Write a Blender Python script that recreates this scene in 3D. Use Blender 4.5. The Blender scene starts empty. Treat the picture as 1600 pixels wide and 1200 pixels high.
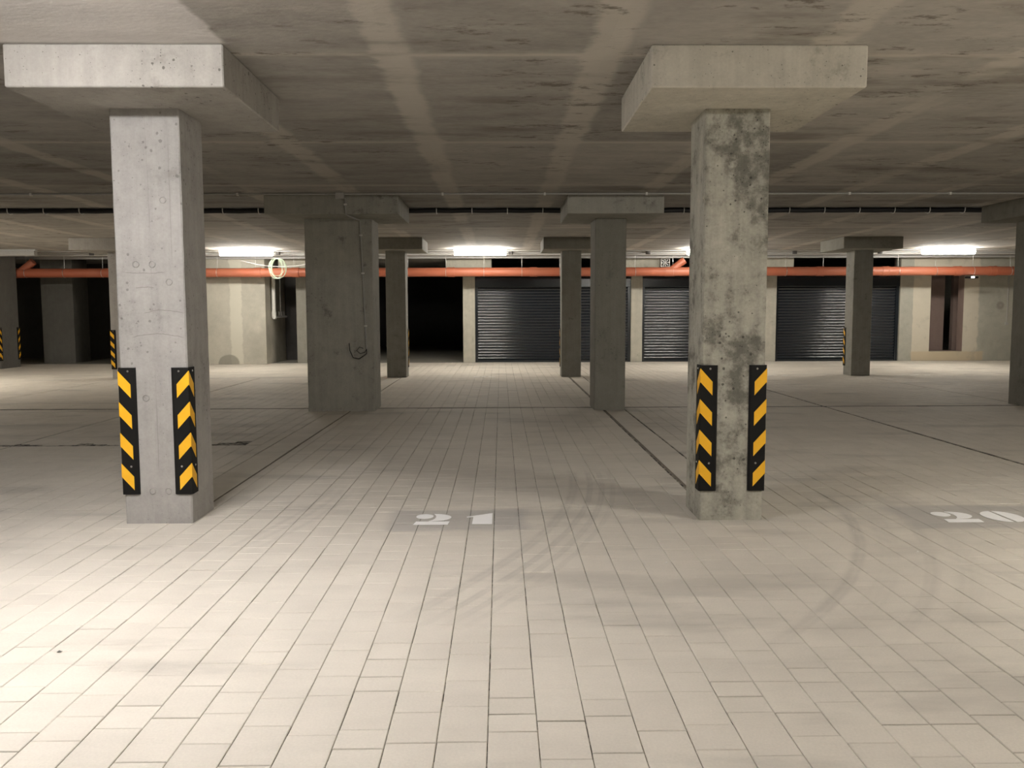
import bpy, math, random
import numpy as np
from mathutils import Vector, Matrix
random.seed(7); rng=np.random.default_rng(7)
scene=bpy.context.scene; COL=scene.collection
PI=math.pi

# ------------------------------------------------------------------ mesh builder
class MB:
    def __init__(s): s.v=[]; s.f=[]; s.m=[]; s.sm=[]
    def add(s,vs,fs,mi=0,smooth=False):
        o=len(s.v); s.v+= [tuple(v) for v in vs]
        for f in fs: s.f.append(tuple(i+o for i in f)); s.m.append(mi); s.sm.append(smooth)
        return s
    def box(s,x0,x1,y0,y1,z0,z1,mi=0,ch=0):
        if ch<=0:
            vs=[(x,y,z) for z in(z0,z1) for y in(y0,y1) for x in(x0,x1)]
            return s.add(vs,[(0,2,3,1),(4,5,7,6),(0,1,5,4),(2,6,7,3),(0,4,6,2),(1,3,7,5)],mi)
        # box with chamfered vertical and top/bottom edges
        vs=[];c=ch
        def ring(i,z): return [(x0+i,y0+c if i==0 else y0+c,z)]
        for z,i in((z0,c),(z0+c,0),(z1-c,0),(z1,c)):
            a,b,e,g=x0+i,x1-i,y0+i,y1-i; k=c if i==0 else c*.6
            vs+=[(a+k,e,z),(b-k,e,z),(b,e+k,z),(b,g-k,z),(b-k,g,z),(a+k,g,z),(a,g-k,z),(a,e+k,z)]
        fs=[tuple(range(7,-1,-1)),tuple(range(24,32))]
        for r in range(3):
            for k in range(8):
                n=(k+1)%8; fs.append((r*8+k,r*8+n,r*8+8+n,r*8+8+k))
        return s.add(vs,fs,mi)
    def cyl(s,p0,p1,r,n=16,mi=0,r1=None,cap=True,smooth=True):
        p0=Vector(p0);p1=Vector(p1);d=(p1-p0).normalized()
        u=d.orthogonal().normalized();w=d.cross(u); r1=r if r1 is None else r1
        vs=[]
        for p,rr in((p0,r),(p1,r1)):
            for k in range(n):
                a=2*PI*k/n; vs.append(p+u*math.cos(a)*rr+w*math.sin(a)*rr)
        s.add(vs,[(k,(k+1)%n,n+(k+1)%n,n+k) for k in range(n)],mi,smooth)
        if cap: s.add(vs,[tuple(range(n-1,-1,-1)),tuple(range(n,2*n))],mi)
        return s
    def tube(s,pts,r,n=8,mi=0,closed=False):
        P=[Vector(p) for p in pts];N=len(P);vs=[];u=None
        for i,p in enumerate(P):
            a=P[i-1] if (i>0 or closed) else P[i]; b=P[(i+1)%N] if (i<N-1 or closed) else P[i]
            d=(b-a).normalized()
            u=d.orthogonal().normalized() if u is None else (u-d*u.dot(d)).normalized()
            w=d.cross(u)
            for k in range(n):
                t=2*PI*k/n; vs.append(p+(u*math.cos(t)+w*math.sin(t))*r)
        fs=[]
        for i in range(N if closed else N-1):
            j=(i+1)%N
            for k in range(n): fs.append((i*n+k,i*n+(k+1)%n,j*n+(k+1)%n,j*n+k))
        s.add(vs,fs,mi,True)
        if not closed: s.add(vs,[tuple(range(n-1,-1,-1)),tuple(range((N-1)*n,N*n))],mi)
        return s
    def prism(s,poly,z0,z1,mi=0):           # polygon in xy
        n=len(poly);vs=[(x,y,z0) for x,y in poly]+[(x,y,z1) for x,y in poly]
        return s.add(vs,[tuple(range(n-1,-1,-1)),tuple(range(n,2*n))]+[(k,(k+1)%n,n+(k+1)%n,n+k) for k in range(n)],mi)
    def build(s,name,mats,parent=None,loc=None):
        me=bpy.data.meshes.new(name); me.from_pydata([tuple(map(float,v)) for v in s.v],[],s.f)
        for m in (mats if isinstance(mats,(list,tuple)) else [mats]): me.materials.append(m)
        me.polygons.foreach_set('material_index',s.m); me.polygons.foreach_set('use_smooth',s.sm)
        me.update(); o=bpy.data.objects.new(name,me); COL.objects.link(o)
        if loc is not None:
            o.location=loc
        if parent is not None: o.parent=parent
        return o
def tag(o,label=None,cat=None,group=None,kind=None):
    if label:o['label']=label
    if cat:o['category']=cat
    if group:o['group']=group
    if kind:o['kind']=kind
    return o
def empty(name,loc,rz=0):
    o=bpy.data.objects.new(name,None);COL.objects.link(o);o.location=loc;o.rotation_euler=(0,0,rz);o.empty_display_size=.1
    return o
def copy_tree(o,parent=None):
    c=o.copy();COL.objects.link(c)
    if parent: c.parent=parent
    for ch in list(o.children): copy_tree(ch,c)
    return c

# ------------------------------------------------------------------ node expression helper
class E:
    def __init__(s,t,sock): s.t=t;s.s=sock
    def _m(s,op,*a):
        n=s.t.nodes.new('ShaderNodeMath');n.operation=op
        for i,x in enumerate((s,)+a):
            if isinstance(x,E): s.t.links.new(x.s,n.inputs[i])
            else: n.inputs[i].default_value=x
        return E(s.t,n.outputs[0])
    def __add__(s,o):return s._m('ADD',o)
    __radd__=__add__
    def __sub__(s,o):return s._m('SUBTRACT',o)
    def __rsub__(s,o):return (s*-1)+o
    def __mul__(s,o):return s._m('MULTIPLY',o)
    __rmul__=__mul__
    def __truediv__(s,o):return s._m('DIVIDE',o)
    def abs(s):return s._m('ABSOLUTE')
    def sqrt(s):return s._m('SQRT')
    def floor(s):return s._m('FLOOR')
    def mod(s,o):return s._m('FLOORED_MODULO',o)
    def sin(s):return s._m('SINE')
    def max(s,o):return s._m('MAXIMUM',o)
    def min(s,o):return s._m('MINIMUM',o)
    def pw(s,o):return s._m('POWER',o)
    def ss(s,a,b,lo=0.,hi=1.):
        n=s.t.nodes.new('ShaderNodeMapRange');n.interpolation_type='SMOOTHSTEP'
        s.t.links.new(s.s,n.inputs['Value'])
        for k,v in(('From Min',a),('From Max',b),('To Min',lo),('To Max',hi)):
            n.inputs[k].default_value=v
        return E(s.t,n.outputs['Result'])
class Mat:
    def __init__(s,name):
        s.m=bpy.data.materials.new(name);s.m.use_nodes=True;s.t=s.m.node_tree;s.t.nodes.clear()
        s.out=s.t.nodes.new('ShaderNodeOutputMaterial');s.b=s.t.nodes.new('ShaderNodeBsdfPrincipled')
        s.t.links.new(s.b.outputs[0],s.out.inputs[0])
        g=s.t.nodes.new('ShaderNodeNewGeometry');s.geo=g
        sp=s.t.nodes.new('ShaderNodeSeparateXYZ');s.t.links.new(g.outputs['Position'],sp.inputs[0])
        s.x,s.y,s.z=[E(s.t,sp.outputs[i]) for i in range(3)]
        s.rnd=E(s.t,g.outputs['Random Per Island'])
    def vec(s,a,b,c):
        n=s.t.nodes.new('ShaderNodeCombineXYZ')
        for i,x in enumerate((a,b,c)):
            if isinstance(x,E): s.t.links.new(x.s,n.inputs[i])
            else:n.inputs[i].default_value=x
        return n.outputs[0]
    def noise(s,scale=1,detail=4,rough=.55,sx=1,sy=1,sz=1,off=0,dist=0,x=None,y=None,z=None):
        n=s.t.nodes.new('ShaderNodeTexNoise')
        s.t.links.new(s.vec((x or s.x)*sx+off,(y or s.y)*sy+off*.7,(z or s.z)*sz+off*1.3),n.inputs['Vector'])
        n.inputs['Scale'].default_value=scale;n.inputs['Detail'].default_value=detail;n.inputs['Roughness'].default_value=rough
        n.inputs['Distortion'].default_value=dist
        return E(s.t,n.outputs[0])
    def vor(s,scale,off=0,sx=1,sy=1,sz=1):
        n=s.t.nodes.new('ShaderNodeTexVoronoi');s.t.links.new(s.vec(s.x*sx+off,s.y*sy+off,s.z*sz+off),n.inputs['Vector'])
        n.inputs['Scale'].default_value=scale
        return E(s.t,n.outputs['Distance'])
    def white(s,a,b):
        n=s.t.nodes.new('ShaderNodeTexWhiteNoise');n.noise_dimensions='3D';s.t.links.new(s.vec(a,b,3.3),n.inputs['Vector'])
        return E(s.t,n.outputs['Value'])
    def mix(s,f,a,b):
        n=s.t.nodes.new('ShaderNodeMix');n.data_type='RGBA'
        if isinstance(f,E): s.t.links.new(f.s,n.inputs[0])
        else:n.inputs[0].default_value=f
        for i,c in((6,a),(7,b)):
            if isinstance(c,(tuple,list)): n.inputs[i].default_value=(*c,1)
            else: s.t.links.new(c,n.inputs[i])
        return n.outputs[2]
    def scale(s,c,f):
        n=s.t.nodes.new('ShaderNodeVectorMath');n.operation='SCALE'
        if isinstance(c,(tuple,list)):n.inputs[0].default_value=c
        else:s.t.links.new(c,n.inputs[0])
        if isinstance(f,E): s.t.links.new(f.s,n.inputs[3])
        else:n.inputs[3].default_value=f
        return n.outputs[0]
    def set(s,color=None,rough=None,bump=None,strength=.4,dist=.004,**kw):
        if color is not None:
            if isinstance(color,(tuple,list)): s.b.inputs['Base Color'].default_value=(*color,1)
            else: s.t.links.new(color,s.b.inputs['Base Color'])
        if rough is not None:
            if isinstance(rough,E): s.t.links.new(rough.s,s.b.inputs['Roughness'])
            else: s.b.inputs['Roughness'].default_value=rough
        if bump is not None:
            n=s.t.nodes.new('ShaderNodeBump');n.inputs['Strength'].default_value=strength;n.inputs['Distance'].default_value=dist
            s.t.links.new(bump.s,n.inputs['Height']);s.t.links.new(n.outputs[0],s.b.inputs['Normal'])
        for k,v in kw.items(): s.b.inputs[k].default_value=v
        return s.m
def plain(name,c,r=.5,metal=0,var=.12,sc=30,**kw):
    M=Mat(name);n=M.noise(sc,3)
    return M.set(M.scale(c,n*(2*var)+(1-var)),r,Metallic=metal,**kw)

def concrete(name,base,dark,stain=.5,mott=.5,off=0,streak=True,spots=.6,rough_lumps=0,lo=.42,hair=()):
    M=Mat(name)
    big=M.noise(1.1,3,.6,off=off)
    mid=M.noise(7,5,.68,off=off+3)
    fine=M.noise(60,2,.6,off=off+7)
    vst=M.noise(3,3,.6,sx=7,sy=7,sz=.35,off=off+11) if streak else M.noise(3,3,.6,off=off+11)
    tone=(big-.5)*.7*mott+(mid-.5)*.8*mott+(fine-.5)*.35*mott+(vst-.5)*.5*mott+1
    col=M.scale(base,tone)
    blot=(mid*.6+big*.4).ss(lo,lo-.12)*stain
    blot2=(M.noise(4.5,5,.7,off=off+21)).ss(.6,.72)*stain
    col=M.mix((blot+blot2).min(.8),col,dark)
    sp=M.vor(17,off)+(big-.5)*.7+(fine-.5)*.16
    spm=sp.ss(.10,.04)*spots
    sp2=M.vor(46,off+2)+(mid-.5)*.6
    spm2=(sp2+(fine-.5)*.2).ss(.12,.04)*spots
    holes=(spm+spm2).min(1.)
    col=M.mix(holes*.75,col,tuple(c*.45 for c in dark))
    for xc_,zc_,hw_,kv in hair:      # thin curved scratches left by the formwork
        dx_=M.x-xc_
        g_=(M.z-(dx_*dx_*kv+zc_)+(mid-.5)*.03).abs().ss(.0035,.0012)*dx_.abs().ss(hw_,hw_*.8)
        col=M.mix(g_*.55,col,dark)
    if len(hair):
        for xv in(-2.16,-2.03):
            g_=(M.x-xv+(vst-.5)*.03).abs().ss(.004,.001)*(M.noise(1.6,2,off=xv)).ss(.45,.6)
            col=M.mix(g_*.4,col,dark)
    h=mid*.6+fine*.35
    if rough_lumps: h=M.noise(20,4,.7,off=off+2)*(rough_lumps*.8)+mid*.5
    return M.set(col,.86,h,strength=.55,dist=.006,**{'Specular IOR Level':.25})

c_light=concrete('concrete_light',(.36,.345,.325),(.17,.155,.14),.35,.6,0,hair=((-2.09,1.345,.13,-1.2),(-2.13,1.20,.17,-.9),(-2.2,1.575,.13,.2),(-2.2,1.49,.06,-2.)))
c_mott =concrete('concrete_mottled',(.37,.355,.30),(.10,.095,.08),.7,1.25,31,rough_lumps=1.2,lo=.50,spots=1)
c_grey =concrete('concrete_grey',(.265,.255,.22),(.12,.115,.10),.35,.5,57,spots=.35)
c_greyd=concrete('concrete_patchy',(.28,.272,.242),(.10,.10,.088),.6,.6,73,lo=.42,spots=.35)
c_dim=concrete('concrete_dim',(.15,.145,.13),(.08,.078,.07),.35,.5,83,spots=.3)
c_cap  =concrete('concrete_capital',(.35,.33,.30),(.17,.155,.135),.35,.6,91,spots=1)
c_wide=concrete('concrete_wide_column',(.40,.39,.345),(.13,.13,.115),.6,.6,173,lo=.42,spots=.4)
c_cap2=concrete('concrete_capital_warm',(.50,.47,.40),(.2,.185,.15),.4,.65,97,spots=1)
c_wall =concrete('concrete_wall',(.46,.44,.37),(.25,.235,.19),.5,.5,113,spots=.4)
c_plast=concrete('plaster_beige',(.60,.53,.43),(.42,.36,.28),.3,.3,131,spots=.2)
c_brown=concrete('plaster_brown',(.27,.20,.175),(.18,.13,.11),.3,.3,151,spots=.1)
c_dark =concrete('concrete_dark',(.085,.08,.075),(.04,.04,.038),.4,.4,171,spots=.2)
rubber=plain('black_rubber',(.0065,.006,.0055),.7)
rubber.node_tree.nodes['Principled BSDF'].inputs['Specular IOR Level'].default_value=.25
yellow=plain('yellow_reflective',(.95,.50,.02),.4,var=.04,sc=90)
steel=plain('zinc_steel',(.55,.54,.52),.35,.9)
anthr=plain('anthracite_steel',(.008,.0125,.019),.19,0,var=.1,sc=12)
for k_,v_ in(('Specular IOR Level',.85),): anthr.node_tree.nodes['Principled BSDF'].inputs[k_].default_value=v_
blackcab=plain('black_cable',(.012,.012,.014),.5)
pvcgrey=plain('grey_conduit',(.42,.41,.39),.5)
pvcwhite=plain('white_plastic',(.72,.71,.67),.4)
housing=plain('lamp_housing',(.5,.5,.49),.5)
cabgreen=plain('pale_green_cable',(.42,.52,.38),.6)
wire=plain('pale_wire',(.6,.58,.58),.5)
chip=plain('white_stone',(.85,.83,.78),.7)
# orange sewer pipe
M=Mat('orange_pipe'); n=M.noise(3,4,sy=1,sx=.6,off=5)
pipe_m=M.set(M.mix(n.ss(.35,.7,0,.35),(.43,.12,.06),(.37,.16,.10)),.5)
# painted marks
M=Mat('white_road_paint'); n=M.noise(40,5,.7);n2=M.noise(9,3)
paint_m=M.set(M.mix((n*.6+n2*.4).ss(.38,.28),(.95,.94,.93),(.6,.58,.54)),.75)
# lamps
def emis(name,c,st):
    m=bpy.data.materials.new(name);m.use_nodes=True;t=m.node_tree;t.nodes.clear()
    o=t.nodes.new('ShaderNodeOutputMaterial');e=t.nodes.new('ShaderNodeEmission');e.inputs[0].default_value=(*c,1);e.inputs[1].default_value=st
    t.links.new(e.outputs[0],o.inputs[0]);return m
LAMP=18.
glow=emis('lit_diffuser',(1,.95,.86),LAMP*.72)
glow2=emis('lit_diffuser_cool',(1,.98,.97),LAMP*1.3)
glow3=emis('lit_diffuser_bright',(1,.955,.87),LAMP*2.5)
glow4=emis('lit_diffuser_soft',(1,.93,.82),LAMP*1.5)
indic=emis('sign_lamp',(1,1,1),6)

# ------------------------------------------------------------------ floor
ZS=2.80; ZC=2.568
XL,XR,YN,YB=-15.,15.,-5.,22.42
def paver_colors(M):
    big=M.noise(.45,4,.6,off=4);mid=M.noise(3.2,5,.62,off=14);fine=M.noise(110,2,.6)
    smear=M.noise(2.2,4,.65,sx=.6,sy=2.2,off=33)
    base=M.mix(M.rnd.ss(0,1),(.612,.568,.497),(.64,.595,.52))
    tone=(big-.5)*.22+(mid-.5)*.18+(fine-.5)*.22+(smear-.5)*.22+1
    col=M.scale(base,tone)
    # damp, dirtier smudges towards the bays
    sm=(M.noise(1.3,5,.6,sx=.5,sy=1.6,off=51)).ss(.52,.68)
    col=M.mix(sm*.42,col,(.33,.31,.275))
    # tyre marks: thin curved rubber bands
    def arc(cx,cy,R,ws,ylo,yhi,amt):
        r=((M.x-cx)*(M.x-cx)+(M.y-cy)*(M.y-cy)).sqrt()+(mid-.5)*.02
        tot=None
        for d,w,k in ws:
            m=(r-(R+d)).abs().ss(w,w*.35)*k
            tot=m if tot is None else tot.max(m)
        fib=((r*150).sin()*.5+.5)*.35+.65
        gate=M.y.ss(ylo,ylo+.6)*M.y.ss(yhi,yhi-.5)
        return tot*fib*gate*amt*smear.ss(.3,.5)
    a1=arc(-1.9,6.3,4.25,[(0,.05,1),(.16,.09,.35),(.36,.05,.6),(.52,.08,.35)],3.1,6.3,.33)*M.x.ss(.6,1.1)
    a2=arc(-5.6,7.0,6.28,[(-.1,.05,.8),(.03,.03,.9),(.12,.03,.7),(.2,.025,.5)],3.3,7.2,.36)*M.x.ss(-.6,-.2)
    a3=arc(-6.4,6.4,5.2,[(-.08,.03,.8),(.0,.03,.7),(.09,.03,.6)],4.4,6.6,.25)*M.x.ss(-1.9,-1.5)
    a4=arc(7.6,6.0,5.4,[(0,.035,.6),(.1,.03,.5)],3.6,6.4,.2)
    col=M.mix((a1+a2+a3+a4).min(.6),col,(.26,.245,.225))
    # patches scrubbed clean and greyer round the bay numbers
    def rect(x0,x1,y0,y1):
        e=(mid-.5)*.15
        return (M.x+e).ss(x0,x0+.12)*(M.x+e).ss(x1,x1-.12)*(M.y+e).ss(y0,y0+.1)*(M.y+e).ss(y1,y1-.1)
    col=M.mix((rect(-.78,.22,5.02,5.66)+rect(2.5,3.7,5.0,5.7)).min(1.)*.55,col,(.36,.345,.33))
    return col,mid,fine
M=Mat('concrete_paver');pc,mid,fine=paver_colors(M)
m_pav=M.set(pc,.72,fine,strength=.25,dist=.0015,**{'Specular IOR Level':.3})
M=Mat('joint_sand');n=M.noise(11,4,.7,off=9)
m_joint=M.set(M.mix(n.ss(.47,.57),(.05,.042,.034),(.36,.33,.27)),.95)
m_gap=plain('dark_joint_filling',(.045,.038,.03),.95,var=.4,sc=9)
m_gap2=plain('brown_joint_filling',(.2,.17,.135),.95,var=.4,sc=9)
def pavers():
    X0=-.046;P=.1585
    ks=range(int((XL-X0)/P)-1,int((XR-X0)/P)+2)
    grid=[X0+k*P for k in ks]
    joints=[-7.75,-4.92,4.52,7.41]; strips=[(-2.31,-2.03),(1.40,1.68)]
    quads=[] # x0,x1,y0,y1
    def fillcol(xa,xb,ya,yb,long=False):
        y=ya-random.random()*.2 if not long else ya
        while y<yb:
            L=random.choice((.118,.158,.198,.238,.238,.277)) if not long else 1.0
            a,b=max(y,ya),min(y+L,yb)
            if b-a>.02: quads.append((xa,xb,a,b))
            y+=L
    def zone(ya,yb,js,st):
        cuts=sorted([(j-.011,j+.011) for j in js]+[(s0-.004,s1) for s0,s1 in st])
        for i in range(len(grid)-1):
            segs=[(grid[i],grid[i+1])]
            for c0,c1 in cuts:
                n=[]
                for a,b in segs:
                    if c1<=a or c0>=b: n.append((a,b));continue
                    if a<c0: n.append((a,c0))
                    if b>c1: n.append((c1,b))
                segs=n
            for a,b in segs:
                if b-a>.02: fillcol(a,b,ya,yb)
        for s0,s1 in st:
            mid=(s0+s1)/2
            if mid>0: fillcol(s0+.022,s1-.001,ya,yb,True)
            else: fillcol(s0+.001,s1-.022,ya,yb,True)
    zone(-1.,5.70,[],[])
    zone(5.70,11.70,joints,strips)
    zone(11.80,17.3,joints,strips)
    zone(17.3,YB,[],[])
    # joint across the left bays
    q=np.array(quads)
    left=(q[:,1]<-2.35)&(q[:,2]<8.5)&(q[:,3]>8.5)
    q[left,3]=8.472
    N=len(q);g=.0009+rng.random(N)**2*.0014;gy=.0006+rng.random(N)**2*.0022
    x0=q[:,0]+g;x1=q[:,1]-g;y0=q[:,2]+gy;y1=q[:,3]-gy
    dz=rng.normal(0,.0005,N);tx=rng.normal(0,.0022,N);ty=rng.normal(0,.0022,N)
    big=rng.random(N)<.05; tx[big]*=2.2; ty[big]*=2.2
    c=.0025
    V=np.zeros((N,12,3));cx=(x0+x1)/2;cy=(y0+y1)/2
    def put(k,x,y,z,tilt=True):
        V[:,k,0]=x;V[:,k,1]=y;V[:,k,2]=z+dz+((x-cx)*tx+(y-cy)*ty if tilt else 0)
    for r,(ins,z) in enumerate(((c,0.),(0,-.0022),(0,-.02))):
        for k,(a,b) in enumerate(((x0+ins,y0+ins),(x1-ins,y0+ins),(x1-ins,y1-ins),(x0+ins,y1-ins))):
            put(r*4+k,a,b,z)
    F=[(0,1,2,3)]
    for r in range(2):
        for k in range(4): F.append((r*4+k,r*4+4+k,r*4+4+(k+1)%4,r*4+(k+1)%4))
    F=np.array(F)
    allF=(F[None]+np.arange(N)[:,None,None]*12).reshape(-1,4)
    return V.reshape(-1,3),allF
V,F=pavers()
nv=len(V)
ext=[((XL-.5,YN-.5,YB+.05),None)]
base=[(XL-.5,-1.,-.0065),(XR+.5,-1.,-.0065),(XR+.5,YB,-.0065),(XL-.5,YB,-.0065),
 (XL-.5,YN-.5,0),(XR+.5,YN-.5,0),(XR+.5,-1.,0),(XL-.5,-1.,0),
 (XL-.5,YB,0),(XR+.5,YB,0),(XR+.5,34.,0),(XL-.5,34.,0)]
gapq=[(a-.012,a+.012,5.7,17.3) for a in(-7.75,-4.92,4.52,7.41)]+[(XL,XR,11.695,11.81),(XL,-2.36,8.45,8.50),(-2.055,-2.028,5.7,17.3),(1.398,1.425,5.7,17.3)]
ng=len(gapq)
for a,b_,c_,d_ in gapq: base+=[(a,c_,-.0058),(b_,c_,-.0058),(b_,d_,-.0058),(a,d_,-.0058)]
me=bpy.data.meshes.new('floor')
me.from_pydata(np.vstack([V,np.array(base)]).tolist(),[],F.tolist()+[tuple(nv+4*k+i for i in range(4)) for k in range(3+ng)])
for m in(m_pav,m_joint,c_grey,m_gap,m_gap2): me.materials.append(m)
mi=np.zeros(len(F)+3+ng,int);mi[len(F)]=1;mi[len(F)+2]=2;mi[len(F)+3:]=3;mi[-2:]=4;me.polygons.foreach_set('material_index',mi);me.update()
fl=bpy.data.objects.new('floor',me);COL.objects.link(fl);tag(fl,kind='structure')

# ------------------------------------------------------------------ ceiling
M=Mat('ceiling_concrete')
wob=(M.noise(1.7,3,off=2)-.5)
px=(M.x+.62)/1.22; py=(M.y-5.0)/2.5
tone=M.white(px.floor(),py.floor())
big=M.noise(.5,4,.6,off=7);mid=M.noise(2.6,6,.65,sx=.6,sy=1.5,off=17);fine=M.noise(26,3,.6,sx=.6,off=27)
base=M.mix(big,(.345,.325,.297),(.43,.403,.368))
t=(tone-.5)*.3+(mid-.5)*.8+(fine-.5)*.35+1
col=M.scale(base,t)
# pale slurry bands along the long formwork joints
fx=(px+wob*.10+(fine-.5)*.05+(mid-.5)*.12).mod(1.); dx=fx.min(1-fx)
band=dx.ss(.115,.06)*(M.noise(.42,2,off=22)).ss(.34,.5)*.68
fy=(py+wob*.012).mod(1.); dy=fy.min(1-fy)
ridge=dy.ss(.014,.004)*.6+dy.ss(.05,.01)*.22
col=M.mix((band+ridge).min(.75),col,(.58,.54,.48))
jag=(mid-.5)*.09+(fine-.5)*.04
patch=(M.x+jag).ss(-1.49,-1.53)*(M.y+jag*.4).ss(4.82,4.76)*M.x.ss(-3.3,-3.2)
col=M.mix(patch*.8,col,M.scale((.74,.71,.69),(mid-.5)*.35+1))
# mould and shutter-oil specks drawn out sideways
st=M.noise(4.5,6,.75,sx=.65,sy=1.5,off=41)
reg=M.noise(.65,3,.5,off=43)
def blob(cx,cy,rx,ry): return (((M.x-cx)/rx)*((M.x-cx)/rx)+((M.y-cy)/ry)*((M.y-cy)/ry)).sqrt().ss(1.2,.3)
reg=reg+(blob(.35,4.75,.9,.8)+blob(2.7,5.4,1.2,.9)+blob(.7,6.3,.8,.8)).min(1.)*.16
mould=st.ss(.55,.66)*reg.ss(.42,.56)*.85
lng=M.noise(1.2,5,.65,sx=.5,sy=1.6,off=47).ss(.52,.70)*.55
col=M.mix((mould+lng).min(.85)*(1-patch*.75),col,(.15,.13,.105))
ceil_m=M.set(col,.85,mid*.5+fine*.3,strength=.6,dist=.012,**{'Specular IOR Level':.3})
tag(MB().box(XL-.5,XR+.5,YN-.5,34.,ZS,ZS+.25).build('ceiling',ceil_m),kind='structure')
# perimeter walls out of the picture
tag(MB().box(XL-.5,XL,YN,34,0,ZS).build('wall_left',c_wall),kind='structure')
tag(MB().box(XR,XR+.5,YN,34,0,ZS).build('wall_right',c_wall),kind='structure')
tag(MB().box(XL,XR,YN-.5,YN,0,ZS).build('wall_near',c_wall),kind='structure')

# ------------------------------------------------------------------ columns
def column(x0,x1,y0,y1,mat,label,cap=None,capmat=None,group='concrete columns of the garage hall',zt=ZC,plugs=(),ch=.008):
    o=MB()
    # subdivided, slightly rough shaft
    xc,yc=(x0+x1)/2,(y0+y1)/2
    sx,sy=x1-x0,y1-y0
    b=MB();c=ch;lv=26
    ring=[(-sx/2+c,-sy/2),(sx/2-c,-sy/2),(sx/2,-sy/2+c),(sx/2,sy/2-c),(sx/2-c,sy/2),(-sx/2+c,sy/2),(-sx/2,sy/2-c),(-sx/2,-sy/2+c)]
    vs=[]
    for i in range(lv+1):
        z=zt*i/lv
        for k,(a,e) in enumerate(ring):
            j=.0012 if 0<i<lv else .0005
            vs.append((a+random.gauss(0,j*.5),e+random.gauss(0,j*.5),z))
    fs=[tuple(range(7,-1,-1)),tuple(range(lv*8,lv*8+8))]
    for i in range(lv):
        for k in range(8): fs.append((i*8+k,i*8+(k+1)%8,i*8+8+(k+1)%8,i*8+8+k))
    b.add(vs,fs); ob=b.build('concrete_column',mat,loc=(xc,yc,0))
    tag(ob,label,'column',group)
    if cap:
        a0,a1,b0,b1=cap
        MB().box(a0-xc,a1-xc,b0-yc,b1-yc,zt,ZS,ch=.007).build('column_capital',capmat or c_cap,parent=ob)
    for px_,pz in plugs:
        m=MB();m.tube([(px_-xc+.019*math.cos(t),y0-yc-.002,pz+.019*math.sin(t)) for t in np.linspace(0,2*PI,14,endpoint=False)],.003,5,closed=True)
        m.cyl((px_-xc,y0-yc+.004,pz),(px_-xc,y0-yc-.0005,pz),.015,12)
        m.build('formwork_plug',mat,parent=ob)
    return ob
A=(5.292,5.692)
column(-2.376,-1.956,*A,c_light,'pale smooth concrete column at left front with two striped corner guards',(-2.721,-1.52,4.80,5.97),
       plugs=((-2.22,.80),(-2.07,2.02),(-2.05,1.52),(-2.25,1.63),(-2.15,1.63),(-2.10,.21),(-2.20,.21)))
column(1.263,1.663,*A,c_mott,'rough mottled concrete column at right front with two striped corner guards',(.84,2.043,4.80,5.97),c_cap2,plugs=((1.33,2.27),(1.40,2.27),(1.27,2.03),(1.44,2.275)))
column(-2.602,-1.707,11.388,11.99,c_wide,'extra wide dark concrete column with thin conduit down its face',(-2.97,-1.284,10.818,12.083),c_wide)
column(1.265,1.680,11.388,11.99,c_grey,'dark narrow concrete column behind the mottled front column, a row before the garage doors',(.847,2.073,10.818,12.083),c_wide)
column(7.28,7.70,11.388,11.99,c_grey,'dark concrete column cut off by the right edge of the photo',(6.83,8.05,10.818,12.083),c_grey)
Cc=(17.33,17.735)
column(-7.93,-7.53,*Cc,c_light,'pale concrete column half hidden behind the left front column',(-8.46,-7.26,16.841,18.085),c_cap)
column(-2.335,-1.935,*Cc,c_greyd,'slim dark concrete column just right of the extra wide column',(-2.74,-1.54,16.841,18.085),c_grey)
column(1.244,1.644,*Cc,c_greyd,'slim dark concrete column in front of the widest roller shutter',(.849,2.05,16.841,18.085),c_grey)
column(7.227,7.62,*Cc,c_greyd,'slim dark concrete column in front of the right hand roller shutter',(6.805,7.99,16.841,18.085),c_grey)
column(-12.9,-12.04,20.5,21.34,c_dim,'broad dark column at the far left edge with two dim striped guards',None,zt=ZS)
YW=22.5
for x0,x1,lab in((-1.0,-.68,'slim concrete pillar between the dark open bay and the widest shutter'),
                 (3.46,3.76,'slim concrete pillar between the widest shutter and the middle shutter'),
                 (7.0,7.33,'slim concrete pillar between the middle shutter and the right hand shutter')):
    xc=(x0+x1)/2
    column(x0,x1,YW-.02,YW+.35,c_wall,lab,(xc-.6,xc+.6,YW-.03,YW+.6),c_wall,group='concrete pillars between the garage bays',zt=2.50)
column(-5.40,-5.10,YW,YW+.35,c_grey,'slim concrete pillar at the left side of the dark open bay, behind the extra wide column',(-5.85,-4.65,YW,YW+.6),c_wall,group='concrete pillars between the garage bays',zt=2.50)
column(-12.32,-11.47,22.95,23.8,c_dim,'wide dim concrete pillar between two black openings at far left',None,group='concrete pillars between the garage bays',zt=ZS)

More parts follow.
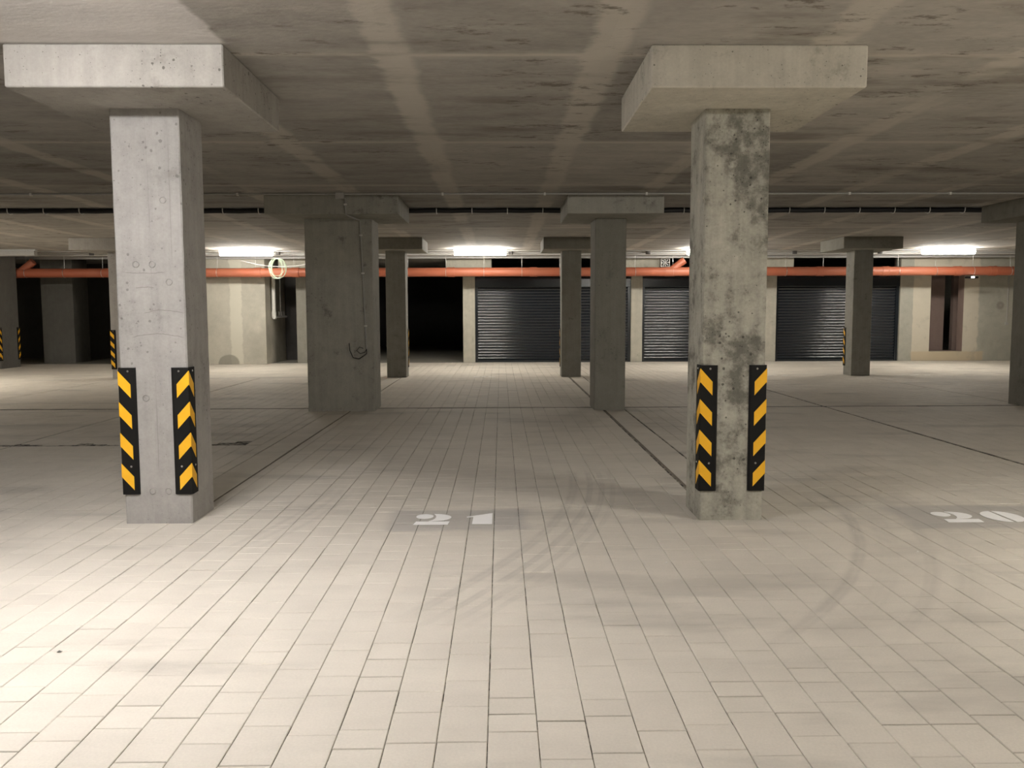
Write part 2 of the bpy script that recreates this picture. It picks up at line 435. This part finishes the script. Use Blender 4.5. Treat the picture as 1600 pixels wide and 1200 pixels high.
# ------------------------------------------------------------------ corner guards
def make_guard():
    g=empty('corner_guard',(0,0,0)); T=.011; W=.100; H=.80
    # corner at origin; legs run towards +x (front, facing -y) and +y (side, facing -x)
    m=MB();r=.012
    arc=[(-T+r-r*math.sin(a),-T+r-r*math.cos(a)) for a in np.linspace(0,PI/2,5)]
    prof=[(W,0),(0,0),(0,W),(-T*.35,W),(-T,W-.012)]+arc[::-1]+[(W-.012,-T),(W,-T*.35)]
    m.prism(prof,0,H)
    m.build('rubber_profile',rubber,parent=g)
    for k in range(4):
        zt=H-.022-.194*k
        s=MB();e=.0006;th=.086;drop=.082;w0=.004;w1=.078
        xs=[-T+w0+(w1-w0)*i/3 for i in range(4)]
        for leg in(0,1):
            vs=[]
            for i,x in enumerate(xs):
                d=drop*i/3
                for z in(zt-d,zt-th-d):
                    vs.append((x,-T-e,z) if leg==0 else (-T-e,x,z))
                    vs.append((x,-T+.002,z) if leg==0 else (-T+.002,x,z))
            fs=[]
            for i in range(3):
                a=i*4;b=a+4
                fs+=[(a,a+2,b+2,b),(a,b,b+1,a+1),(a+2,a+3,b+3,b+2)]
            fs+=[(0,1,3,2),(12,14,15,13)]
            if leg: fs=[f[::-1] for f in fs]
            s.add(vs,fs)
        # fold round the rounded corner
        ca=[(-T+.004-(.004+e)*math.sin(a),-T+.004-(.004+e)*math.cos(a)) for a in np.linspace(0,PI/2,5)]
        vs=[(x,y,z) for x,y in ca for z in(zt+.002,zt-th)]
        s.add(vs,[(2*i,2*i+2,2*i+3,2*i+1) for i in range(4)])
        s.build('yellow_chevron',yellow,parent=g)
    for z in(H-.022,H-.622):
        for leg in(0,1):
            p=(.052,-T,z) if leg==0 else (-T,.052,z)
            q=(.052,-T-.0035,z) if leg==0 else (-T-.0035,.052,z)
            MB().cyl(p,q,.0068,12,r1=.0045).build('bolt_head',steel,parent=g)
    return g
proto=make_guard()
GZ=.19
# (corner x, corner y, orientation, label); FL = corner facing front-left
spots=[(-2.376,5.292,'FL','striped corner guard on left edge of the pale left front column'),
 (-1.956,5.292,'FR','striped corner guard on right edge of the pale left front column'),
 (1.263,5.292,'FL','striped corner guard on left edge of the mottled right front column'),
 (1.663,5.292,'FR','striped corner guard on right edge of the mottled right front column'),
 (-7.93,17.33,'FL','small striped guard on the column half hidden behind the left front column'),
 (-1.935,17.735,'BR','striped guard on far edge of the slim column beside the extra wide column'),
 (1.244,17.735,'BL','striped guard on far edge of the slim column before the widest shutter'),
 (7.227,17.735,'BL','striped guard on left side of the slim column before the right shutter'),
 (-12.04,20.5,'FR','dim striped guard with visible chevrons at far left edge of photo'),
 (-12.04,21.34,'BR','very dark striped guard on right edge of the far left broad column')]
for i,(x,y,o,lab) in enumerate(spots):
    g=proto if i==0 else copy_tree(proto)
    g.location=(x,y,GZ if i not in(2,3) else GZ+.002)
    g.rotation_euler=(0,0,{'FL':0,'FR':PI/2,'BR':PI,'BL':-PI/2}[o])
    tag(g,lab,'corner guard','black and yellow guards on column corners')

# ------------------------------------------------------------------ garage wall
def wallblk(name,x0,x1,y0,y1,z0,z1,mat,ch=0):
    return tag(MB().box(x0,x1,y0,y1,z0,z1,ch=ch).build(name,mat),kind='structure')
# wall block left of the bays, its side and the niche behind it
M=Mat('wall_patched')
m1=M.noise(6,6,.65,off=5);m2=M.noise(1.3,4,off=6);m3=M.noise(50,3,off=8)
col=M.scale((.47,.45,.385),(m1-.5)*.35+(m2-.5)*.5+(m3-.5)*.2+1)
ed=(M.noise(3.5,4,.6,off=9)-.5)*.28
strip=(M.x+6.83+ed*.7).abs().ss(.17,.13)
col=M.mix(strip*.8,col,(.62,.60,.51))
hump=(((M.x+7.05)*(M.x+7.05)/.075)+((M.z-.02)*(M.z-.02)/.055)+ed*2).ss(1.15,.85)
col=M.mix(hump*.7,col,(.22,.21,.175))
dk=M.x.ss(-6.7,-6.3)*(M.noise(2,4,off=19)).ss(.4,.6)*.35
col=M.mix(dk,col,(.3,.285,.235))
patched=M.set(col,.9,m1*.5+m3*.3,strength=.5,dist=.006)
wallblk('wall_far_left',-9.6,-6.07,22.0,24.0,0,ZS,patched,.006)
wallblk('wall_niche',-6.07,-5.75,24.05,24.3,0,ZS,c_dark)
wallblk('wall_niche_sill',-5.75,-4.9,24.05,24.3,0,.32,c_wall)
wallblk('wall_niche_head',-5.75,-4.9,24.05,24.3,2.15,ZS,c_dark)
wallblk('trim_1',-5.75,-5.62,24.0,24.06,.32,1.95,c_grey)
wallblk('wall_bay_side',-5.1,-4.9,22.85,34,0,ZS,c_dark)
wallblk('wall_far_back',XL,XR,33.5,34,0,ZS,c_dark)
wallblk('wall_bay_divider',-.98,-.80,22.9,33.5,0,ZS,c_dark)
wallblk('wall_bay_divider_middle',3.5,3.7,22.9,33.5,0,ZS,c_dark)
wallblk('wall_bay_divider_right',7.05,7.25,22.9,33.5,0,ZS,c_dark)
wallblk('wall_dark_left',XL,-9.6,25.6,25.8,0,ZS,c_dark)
# right hand wall with pilaster, raised doorway and plaster strips
M=Mat('wall_right_finish')
m1=M.noise(6,6,.65,off=25);m2=M.noise(1.3,4,off=26);m3=M.noise(50,3,off=28)
ed=(M.noise(4,4,.6,off=29)-.5)*.16
grey=M.scale((.41,.40,.34),(m1-.5)*.4+(m2-.5)*.5+(m3-.5)*.2+1)
pl=M.scale((.60,.555,.455),(m1-.5)*.15+(m2-.5)*.2+1)
f=(M.x+ed*.4).ss(10.98,11.0)*(M.x+ed).ss(12.78,12.72)
col=M.mix(f,grey,pl)
foot=(M.z+ed*.3).ss(.27,.23)*(M.x+ed).ss(12.95,12.85)*(M.x+ed*.5).ss(10.95,11.02)
col=M.mix(foot*.8,col,(.55,.455,.31))
rr=((M.x-13.34)*(M.x-13.34)+(M.z-1.47)*(M.z-1.47)).sqrt()+ed*.15
col=M.mix(rr.ss(.13,.07)*rr.ss(.0,.06,.5,1.)*.6,col,(.2,.17,.14))
col=M.mix((M.noise(2.3,5,.6,off=39)).ss(.55,.68)*.3,col,(.3,.29,.245))
wr=M.set(col,.9,m1*.5+m3*.3,strength=.5,dist=.006)
b=MB()
b.box(10.64,11.46,YW,YW+.3,0,ZS);b.box(12.36,XR,YW,YW+.3,0,ZS);b.box(11.46,12.36,YW,YW+.3,0,.245);b.box(11.46,12.36,YW,YW+.3,2.31,ZS)
tag(b.build('wall_far_right',wr),kind='structure')
b=MB();b.box(10.9,12.25,23.3,23.45,.0,ZS);b.box(12.50,13.0,23.3,23.45,0,ZS);b.box(10.9,13,YW+.3,23.3,0,.245);b.box(13.,13.15,YW+.3,23.45,0,ZS)
b.box(12.352,12.362,YW+.02,YW+.3,.246,2.31)
tag(b.build('wall_doorway_recess',c_brown),kind='structure')

# ------------------------------------------------------------------ roller shutters
def shutter(n,x0,x1):
    root=empty('door_%d'%n,((x0+x1)/2,YW+.1,0));tag(root,kind='structure')
    cx=(x0+x1)/2;hw=(x1-x0)/2
    g=.075
    MB().box(-hw,-hw+g,-.03,.05,0,2.0).build('guide_rail',anthr,parent=root)
    MB().box(hw-g,hw,-.03,.05,0,2.0).build('guide_rail',anthr,parent=root)
    MB().box(-hw,hw,-.08,.2,1.985,2.255,ch=.012).build('shutter_box',anthr,parent=root)
    # curtain of convex slats
    P=.077;pts=[];z=.055
    while z<1.985:
        for t,d in [(q,-.020*(1-(2*q-1)**2)) for q in [j/10 for j in range(10)]]:
            pts.append((d,z+t*P))
        z+=P
    N=len(pts);X=[-hw+g*.6,hw-g*.6]
    vs=[(x,d+.01,zz) for d,zz in pts for x in X]
    m=MB();m.add(vs,[(2*i,2*i+1,2*i+3,2*i+2) for i in range(N-1)],0,False)
    m.sm=[True]*len(m.f)
    m.build('slat_curtain',anthr,parent=root)
    MB().box(-hw+g*.6,hw-g*.6,-.012,.025,0.004,.058,ch=.003).build('bottom_rail',anthr,parent=root)
shutter(1,-.68,3.46);shutter(2,3.76,7.0);shutter(3,7.33,10.64)

# ------------------------------------------------------------------ orange drain pipe
YP,ZP,RP=21.5,2.338,.112
root=MB().cyl((-14.9,YP,ZP),(14.2,YP,ZP),RP,28).build('drain_pipe',pipe_m)
tag(root,'long orange plastic drain pipe hung below the ceiling in front of the garage doors','pipe')
for x in(-12.2,-9.1,-6.1,-5.15,-1.25,.83,2.9,5.9,8.1,9.75,11.6,12.5):
    m=MB();m.cyl((x-.09,YP,ZP),(x+.09,YP,ZP),RP+.009,28);m.cyl((x+.06,YP,ZP),(x+.09,YP,ZP),RP+.014,28)
    m.build('pipe_socket',pipe_m,parent=root)
k=0;x=-14.2
hx=[-.42-.955*i for i in range(15)]+[-.42+.955*i for i in range(1,15)]
for x in sorted(hx):
    h=MB()
    h.tube([(x,YP+(RP+.003)*math.sin(a),ZP+(RP+.003)*math.cos(a)) for a in np.linspace(0,2*PI,20,endpoint=False)],.006,5,closed=True)
    h.cyl((x,YP,ZP+RP),(x,YP,ZS-.002),.005,6)
    h.build('pipe_hanger',steel,parent=root)
for x,s in((4.28,1),(-12.05,1)):
    m=MB();m.cyl((x-.12,YP,ZP),(x+.12,YP,ZP),RP+.008,24);m.cyl((x,YP,ZP+.02),(x+.30,YP,ZP+.24),.085,20);m.cyl((x+.26,YP,ZP+.21),(x+.36,YP,ZP+.285),.093,20)
    m.build('branch_fitting',pipe_m,parent=root)
# small illuminated sign unit under the pipe
r=empty('ceiling_sign_lamp',(11.95,21.45,2.15));tag(r,'small black box with white light just under the orange pipe by the doorway','light')
MB().box(-.15,.15,-.05,.05,0,.05,ch=.006).build('lamp_box',rubber,parent=r)
MB().box(-.04,.04,-.055,-.045,.012,.04).build('lamp_lens',indic,parent=r)
MB().cyl((0,0,.05),(0,0,.075),.01,8).build('lamp_bracket',rubber,parent=r)

# ------------------------------------------------------------------ small fan grille by the pipe
r=empty('vent_fan',(4.32,22.3,2.50));tag(r,'small square pale fan grille above the pipe beside a pillar head','fan')
b=MB();
for a,c_,d,e in((-.12,.12,0,.02),(-.12,.12,.2,.22)): b.box(a,c_,-.01,.03,d,e)
for a,c_ in((-.12,-.10),(.10,.12)): b.box(a,c_,-.01,.03,.02,.2)
b.build('grille_frame',pvcwhite,parent=r)
for k in range(8):
    a=k*PI/4;m=MB();u=Vector((math.cos(a),0,math.sin(a)));w=Vector((-math.sin(a),0,math.cos(a)))
    p=[u*.02+w*.006,u*.1+w*.028,u*.1-w*.008,u*.02-w*.006];cc=Vector((0,.005,.11))
    vs=[q+cc for q in p]+[q+cc+Vector((0,.008,0)) for q in p]
    m.add(vs,[(0,1,2,3),(7,6,5,4),(0,4,5,1),(1,5,6,2),(2,6,7,3),(3,7,4,0)]);m.build('fan_blade',pvcwhite,parent=r)
MB().cyl((0,-.01,.11),(0,.02,.11),.022,12).build('fan_hub',pvcwhite,parent=r)
MB().cyl((0,0,.22),(0,0,.3),.005,6).build('hanger_rod',steel,parent=r)

# ------------------------------------------------------------------ lamps
def make_lamp(gl,name='batten_lamp',deep=.105,bulge=.05):
    r=empty(name,(0,0,0)); L=.60
    b=MB();b.box(-L-.02,L+.02,-.05,.05,-.036,0,ch=.008);b.build('lamp_housing',housing,parent=r)
    # diffuser: rounded trough
    n=7;pr=[(-.066,-.035)]+[(.074*math.sin(t),-deep-bulge*math.cos(t)) for t in np.linspace(-PI/2,PI/2,n-2)]+[(.066,-.035)]
    vs=[(x,y,z) for x in(-L,L) for y,z in pr]
    fs=[(i,n+i,n+i+1,i+1) for i in range(n-1)]+[tuple(range(n-1,-1,-1)),tuple(range(n,2*n))]
    MB().add(vs,fs).build('diffuser',gl,parent=r)
    for x in(-.45,.45): MB().box(x-.012,x+.012,-.075,.075,-.045,-.02).build('clip',steel,parent=r)
    return r
LZ=ZS-.001
lp=make_lamp(glow)
G='fluorescent battens in a row over the back aisle'
lit=[(-5.87,19.8,'lit fluorescent lamp left of the coiled pale green cable'),(-.47,19.8,'lit fluorescent lamp above left end of the widest shutter'),
 (4.95,19.8,'lit fluorescent lamp mostly hidden behind the mottled front column'),(10.46,19.8,'lit fluorescent lamp at right near the raised doorway'),
 (-10.9,15.0,'lit fluorescent lamp out of the picture to the left, over the middle bays')]
for i,(x,y,lab) in enumerate(lit):
    o=lp if i==0 else (make_lamp(glow4,deep=.08,bulge=.035) if i==4 else copy_tree(lp))
    o.location=(x,y,LZ);tag(o,lab,'lamp',G if i<4 else 'fluorescent lamps outside the picture')
un=make_lamp(pvcgrey);un.location=(-11.3,19.8,LZ);tag(un,'unlit lamp on the ceiling at the far left edge','lamp',G)
lf=make_lamp(glow2,deep=.055,bulge=.032)
for i,(x,y,lab) in enumerate([(-2.1,3.1,'lit lamp above the front aisle left of the camera'),(5.3,2.35,'lit lamp above the front aisle right of the camera')]):
    o=lf if i==0 else make_lamp(glow3,deep=.055,bulge=.032)
    o.location=(x,y,LZ);tag(o,lab,'lamp','fluorescent lamps outside the picture')

# ------------------------------------------------------------------ cables and conduits
# black cable bundle across the ceiling
r=empty('cable_bundle',(0,12.13,ZS));tag(r,'black cable bundle clipped along the ceiling across the middle of the hall','cable')
m=MB()
for dy,dz,rad in((0,-.040,.034),(.06,-.034,.03)): 
    m.tube([(x,dy+.003*math.sin(x*3.1+dy*40),dz+.003*math.sin(x*12.57+1)) for x in np.arange(-14.8,14.9,.125)],rad,8)
m.build('cable',blackcab,parent=r)
x=-9.9
while x<9.8:
    a=MB();a.tube([(x,-.046,-.002),(x,-.043,-.05),(x,-.018,-.078),(x,.03,-.08),(x,.085,-.066),(x,.098,-.03),(x,.1,-.002)],.007,5)
    a.build('cable_clip',pvcwhite,parent=r);x+=.5
# thin conduit in front of the middle capitals with junction box and drop
r=empty('conduit_line',(0,10.6,ZS));tag(r,'thin grey conduit on the ceiling with box and drop down the wide column','conduit')
m=MB();m.cyl((-14.8,0,-.016),(14.8,0,-.016),.012,8)
m.tube([(-1.945,.0,-.03),(-1.945,.19,-.05),(-1.945,.2,-.235),(-1.93,.25,-.25),(-1.885,.72,-.248),(-1.86,.77,-.262),(-1.855,.772,-.4),(-1.80,.772,-1.98)],.010,8)
m.build('conduit_tube',pvcgrey,parent=r)
MB().box(-2.03,-1.92,-.03,.03,-.075,0,ch=.006).build('junction_box',pvcgrey,parent=r)
x=-9.3
for x in np.arange(-9.53,9.6,1.26):
    MB().box(x-.012,x+.012,-.018,.018,-.034,0).build('conduit_clip',pvcwhite,parent=r)
for x,y,z in((-1.945,.198,-.12),(-1.852,.775,-.45),(-1.834,.775,-.95),(-1.81,.775,-1.65)):
    MB().box(x-.018,x+.018,y-.018,y+.018,z-.01,z+.01).build('conduit_clip',pvcwhite,parent=r)
m=MB()
m.tube([(-1.80,.765,-1.96),(-1.80,.75,-2.02),(-1.84,.745,-2.05),(-1.90,.745,-2.09),(-1.98,.745,-2.07),(-2.02,.745,-1.98),(-2.03,.75,-1.88)],.006,6)
m.tube([(-1.80,.765,-1.96),(-1.82,.74,-2.0),(-1.88,.738,-2.02),(-1.93,.738,-1.98),(-1.89,.738,-1.93),(-1.84,.74,-1.95)],.005,6)
m.build('loose_wires',blackcab,parent=r)
# conduits along the back aisle
r=empty('service_conduit',(0,20.9,ZS));tag(r,'grey service conduits with round boxes along the ceiling above the orange pipe','conduit')
m=MB()
m.cyl((-14.8,0,-.02),(14.8,0,-.02),.016,8);m.cyl((-14.8,.3,-.035),(14.8,.3,-.035),.03,10);m.cyl((-14.8,-.55,-.014),(14.8,-.55,-.014),.011,8)
m.box(-14.8,14.8,.9,1.02,-.10,-.002)
m.build('conduit_tube',pvcgrey,parent=r)
for x in(-9.9,-5.4,.25,3.6,7.2,9.3):
    MB().cyl((x,-.1,-.07),(x,-.1,0),.055,14).build('junction_box',c_dark,parent=r)
# sagging wire with coil
m=MB();P=[]
for i in range(25):
    t=i/24;P.append((-6.3+t*2.0,20.83,2.60-.16*4*t*(1-t)+.02*t))
m.tube(P,.007,6);tag(m.build('hanging_wire',wire),'thin pale wire sagging from the left lamp towards the wide column','wire')
m=MB()
cs=Vector((-5.42,20.62,2.42))
for k in range(6):
    a=random.uniform(.15,.2);b_=random.uniform(.2,.25);tw=random.uniform(-.5,.5);ox=random.uniform(-.04,.07)
    pts=[]
    for t in np.linspace(0,2*PI,30,endpoint=False):
        x=a*math.cos(t);z=b_*math.sin(t)+(.22-b_)
        pts.append((cs.x+ox+x*math.cos(tw),cs.y+x*math.sin(tw)+.012*k,cs.z+z))
    m.tube(pts,.005,6,closed=True)
tag(m.build('cable_coil',cabgreen),'pale green coiled cable hanging in front of the orange pipe','cable coil')
# riser pipes on the side of the wall block
r=empty('water_riser',(-5.99,22.6,0));tag(r,'white vertical riser pipe with valves in the niche left of the wide column','pipe')
MB().cyl((0,-.1,1.32),(0,-.1,2.5),.05,14).build('riser_pipe',pvcwhite,parent=r)
m=MB();m.cyl((0,-.1,1.22),(0,-.1,1.36),.062,14);m.cyl((0,-.13,1.22),(0,.0,1.2),.05,12);m.build('pipe_elbow',pvcwhite,parent=r)
m=MB();m.cyl((0,-.1,1.22),(.05,1.0,1.22),.028,10);m.build('branch_pipe',housing,parent=r)
for k,(y,z) in enumerate(((.35,1.30),(.6,1.30),(.85,1.30),(.5,1.55),(.5,1.75),(.5,1.95))):
    m=MB();m.cyl((.02,y,z-.04),(.02,y,z+.05),.022,10);m.box(-.0,.04,y-.05,y+.05,z+.05,z+.065);m.build('valve',steel,parent=r)
m=MB();m.cyl((.02,.5,1.2),(.02,.5,2.5),.018,8);m.build('thin_pipe',steel,parent=r)
# conduit on right wall
m=MB();m.cyl((13.52,YW-.015,1.0),(13.52,YW-.015,2.5),.012,8);m.box(13.48,13.56,YW-.03,YW,.95,1.03)
tag(m.build('wall_conduit',pvcgrey),'thin vertical conduit on the grey wall near the round stain','conduit')

# ------------------------------------------------------------------ painted bay numbers
def ell(cx,cy,rx,ry,a0=0,a1=360,n=24):
    return [(cx+rx*math.cos(math.radians(a0+(a1-a0)*i/n)),cy+ry*math.sin(math.radians(a0+(a1-a0)*i/n))) for i in range(n+(0 if a1-a0==360 else 1))]
G2=[ell(.25,.76,.25,.22),
    [(.50,1.0)]+ell(.50,.66,.52,.34,85,-60,16)+[(.40,.31),(.50,.42),(.56,.55),(.58,.72),(.55,.88)],
    [(.0,0),(.96,0),(1.0,.28),(.05,.28)]]
G1=[[(.22,0),(.95,0),(.95,1.0),(0,.66),(.0,.60),(.24,.64)]]
G0=[[(.46,0)]+ell(.46,.5,.46,.5,265,95,20)+[(.46,1.0)],[(.54,1.0)]+ell(.54,.5,.46,.5,85,-85,20)+[(.54,0)]]
def digit(parent,polys,x,y,w,h,name):
    m=MB()
    for p in polys:
        q=[(x+u*w,y+v*h) for u,v in p]
        ar=sum(q[i][0]*q[(i+1)%len(q)][1]-q[(i+1)%len(q)][0]*q[i][1] for i in range(len(q)))
        if ar<0:q=q[::-1]
        m.prism(q,.0012,.0032)
    m.build(name,paint_m,parent=parent)
r=empty('bay_number',(-.30,5.36,0));tag(r,'white stencilled bay number 21 painted on the pavers','floor marking','painted bay markings')
digit(r,G2,-.255,-.145,.225,.28,'digit');digit(r,G1,.075,-.135,.175,.285,'digit')
r=empty('bay_number',(3.1,5.34,0));tag(r,'white stencilled bay number 20 painted on the pavers','floor marking','painted bay markings')
digit(r,G2,-.285,-.145,.235,.28,'digit');digit(r,G0,.02,-.145,.24,.285,'digit')
for x,lab in((-.34,'tiny worn white floor marking before the widest shutter'),(5.72,'tiny worn white floor marking before the middle shutter'),(8.7,'tiny worn white floor marking right of the rightmost slim column')):
    r=empty('bay_marking',(x,17.45,0));tag(r,lab,'floor marking','painted bay markings')
    m=MB()
    for u0,u1,v in((-.22,-.1,-.1),(-.06,.02,-.02),(.08,.22,-.1)): m.prism([(u0,v),(u1,v),(u1,v+.07),(u0,v+.07)],.0012,.003)
    m.build('paint_dash',paint_m,parent=r)

# ------------------------------------------------------------------ stray chips on the floor
for x,y,s,lab in((1.75/2,4.38,.006,'tiny white stone chip on pavers left of the mottled column front'),(2.30,4.55,.006,'tiny white stone chip between the curved tyre marks'),
              (2.13,5.0,.005,'tiny white stone chip right of the mottled column'),(.12,4.4,.005,'tiny white stone chip below the number 21')):
    m=MB();v=[]
    for k in range(6): 
        a=k*PI/3;v.append((s*math.cos(a)*random.uniform(.7,1.2),s*math.sin(a)*random.uniform(.7,1.2),0))
    v+=[(p[0]*.5,p[1]*.5,s*.8) for p in v]
    m.add(v,[(5,4,3,2,1,0),(6,7,8,9,10,11)]+[(k,(k+1)%6,6+(k+1)%6,6+k) for k in range(6)])
    tag(m.build('stone_chip',chip,loc=(x,y,.001)),lab,'stone')

m=MB()
lv=[(-.011,-.004),(-.004,-.008),(.006,-.006),(.013,0),(.005,.006),(-.006,.007)]
m.add([(x,y,.001+.0035*((i%2))) for i,(x,y) in enumerate(lv)]+[(0,0,.004),(0,0,.001)],[(i,(i+1)%6,6) for i in range(6)]+[((i+1)%6,i,7) for i in range(6)])
tag(m.build('dry_leaf',c_dim,loc=(-1.74,3.25,.001)),'tiny dark dry leaf lying on pavers at the lower left','leaf')

# ------------------------------------------------------------------ camera
F_,PITCH,YAW,ROLL,HC=1321.42,4.854,.747,-.168,1.328
p,y_,r_=map(math.radians,(PITCH,YAW,ROLL))
Fd=Vector((math.sin(y_)*math.cos(p),math.cos(y_)*math.cos(p),-math.sin(p)))
R0=Vector((math.cos(y_),-math.sin(y_),0));U0=R0.cross(Fd)
R=R0*math.cos(r_)+U0*math.sin(r_);U=-R0*math.sin(r_)+U0*math.cos(r_)
cam=bpy.data.cameras.new('camera');co=bpy.data.objects.new('camera',cam);COL.objects.link(co)
co.matrix_world=Matrix(((R.x,U.x,-Fd.x,0),(R.y,U.y,-Fd.y,0),(R.z,U.z,-Fd.z,HC),(0,0,0,1)))
cam.sensor_fit='HORIZONTAL';cam.sensor_width=36;cam.lens=F_/1600*36;cam.clip_end=200;cam.clip_start=.02
scene.camera=co
w=bpy.data.worlds.new('world');scene.world=w;w.use_nodes=True
w.node_tree.nodes['Background'].inputs[0].default_value=(0,0,0,1);w.node_tree.nodes['Background'].inputs[1].default_value=0
scene.view_settings.view_transform='Standard';scene.view_settings.look='None';scene.view_settings.gamma=1
scene.view_settings.use_curve_mapping=False;scene.view_settings.exposure=2.93
scene.cycles.max_bounces=6;scene.cycles.diffuse_bounces=5;scene.cycles.glossy_bounces=2
scene.cycles.use_adaptive_sampling=True;scene.cycles.adaptive_threshold=.025;scene.cycles.use_denoising=True
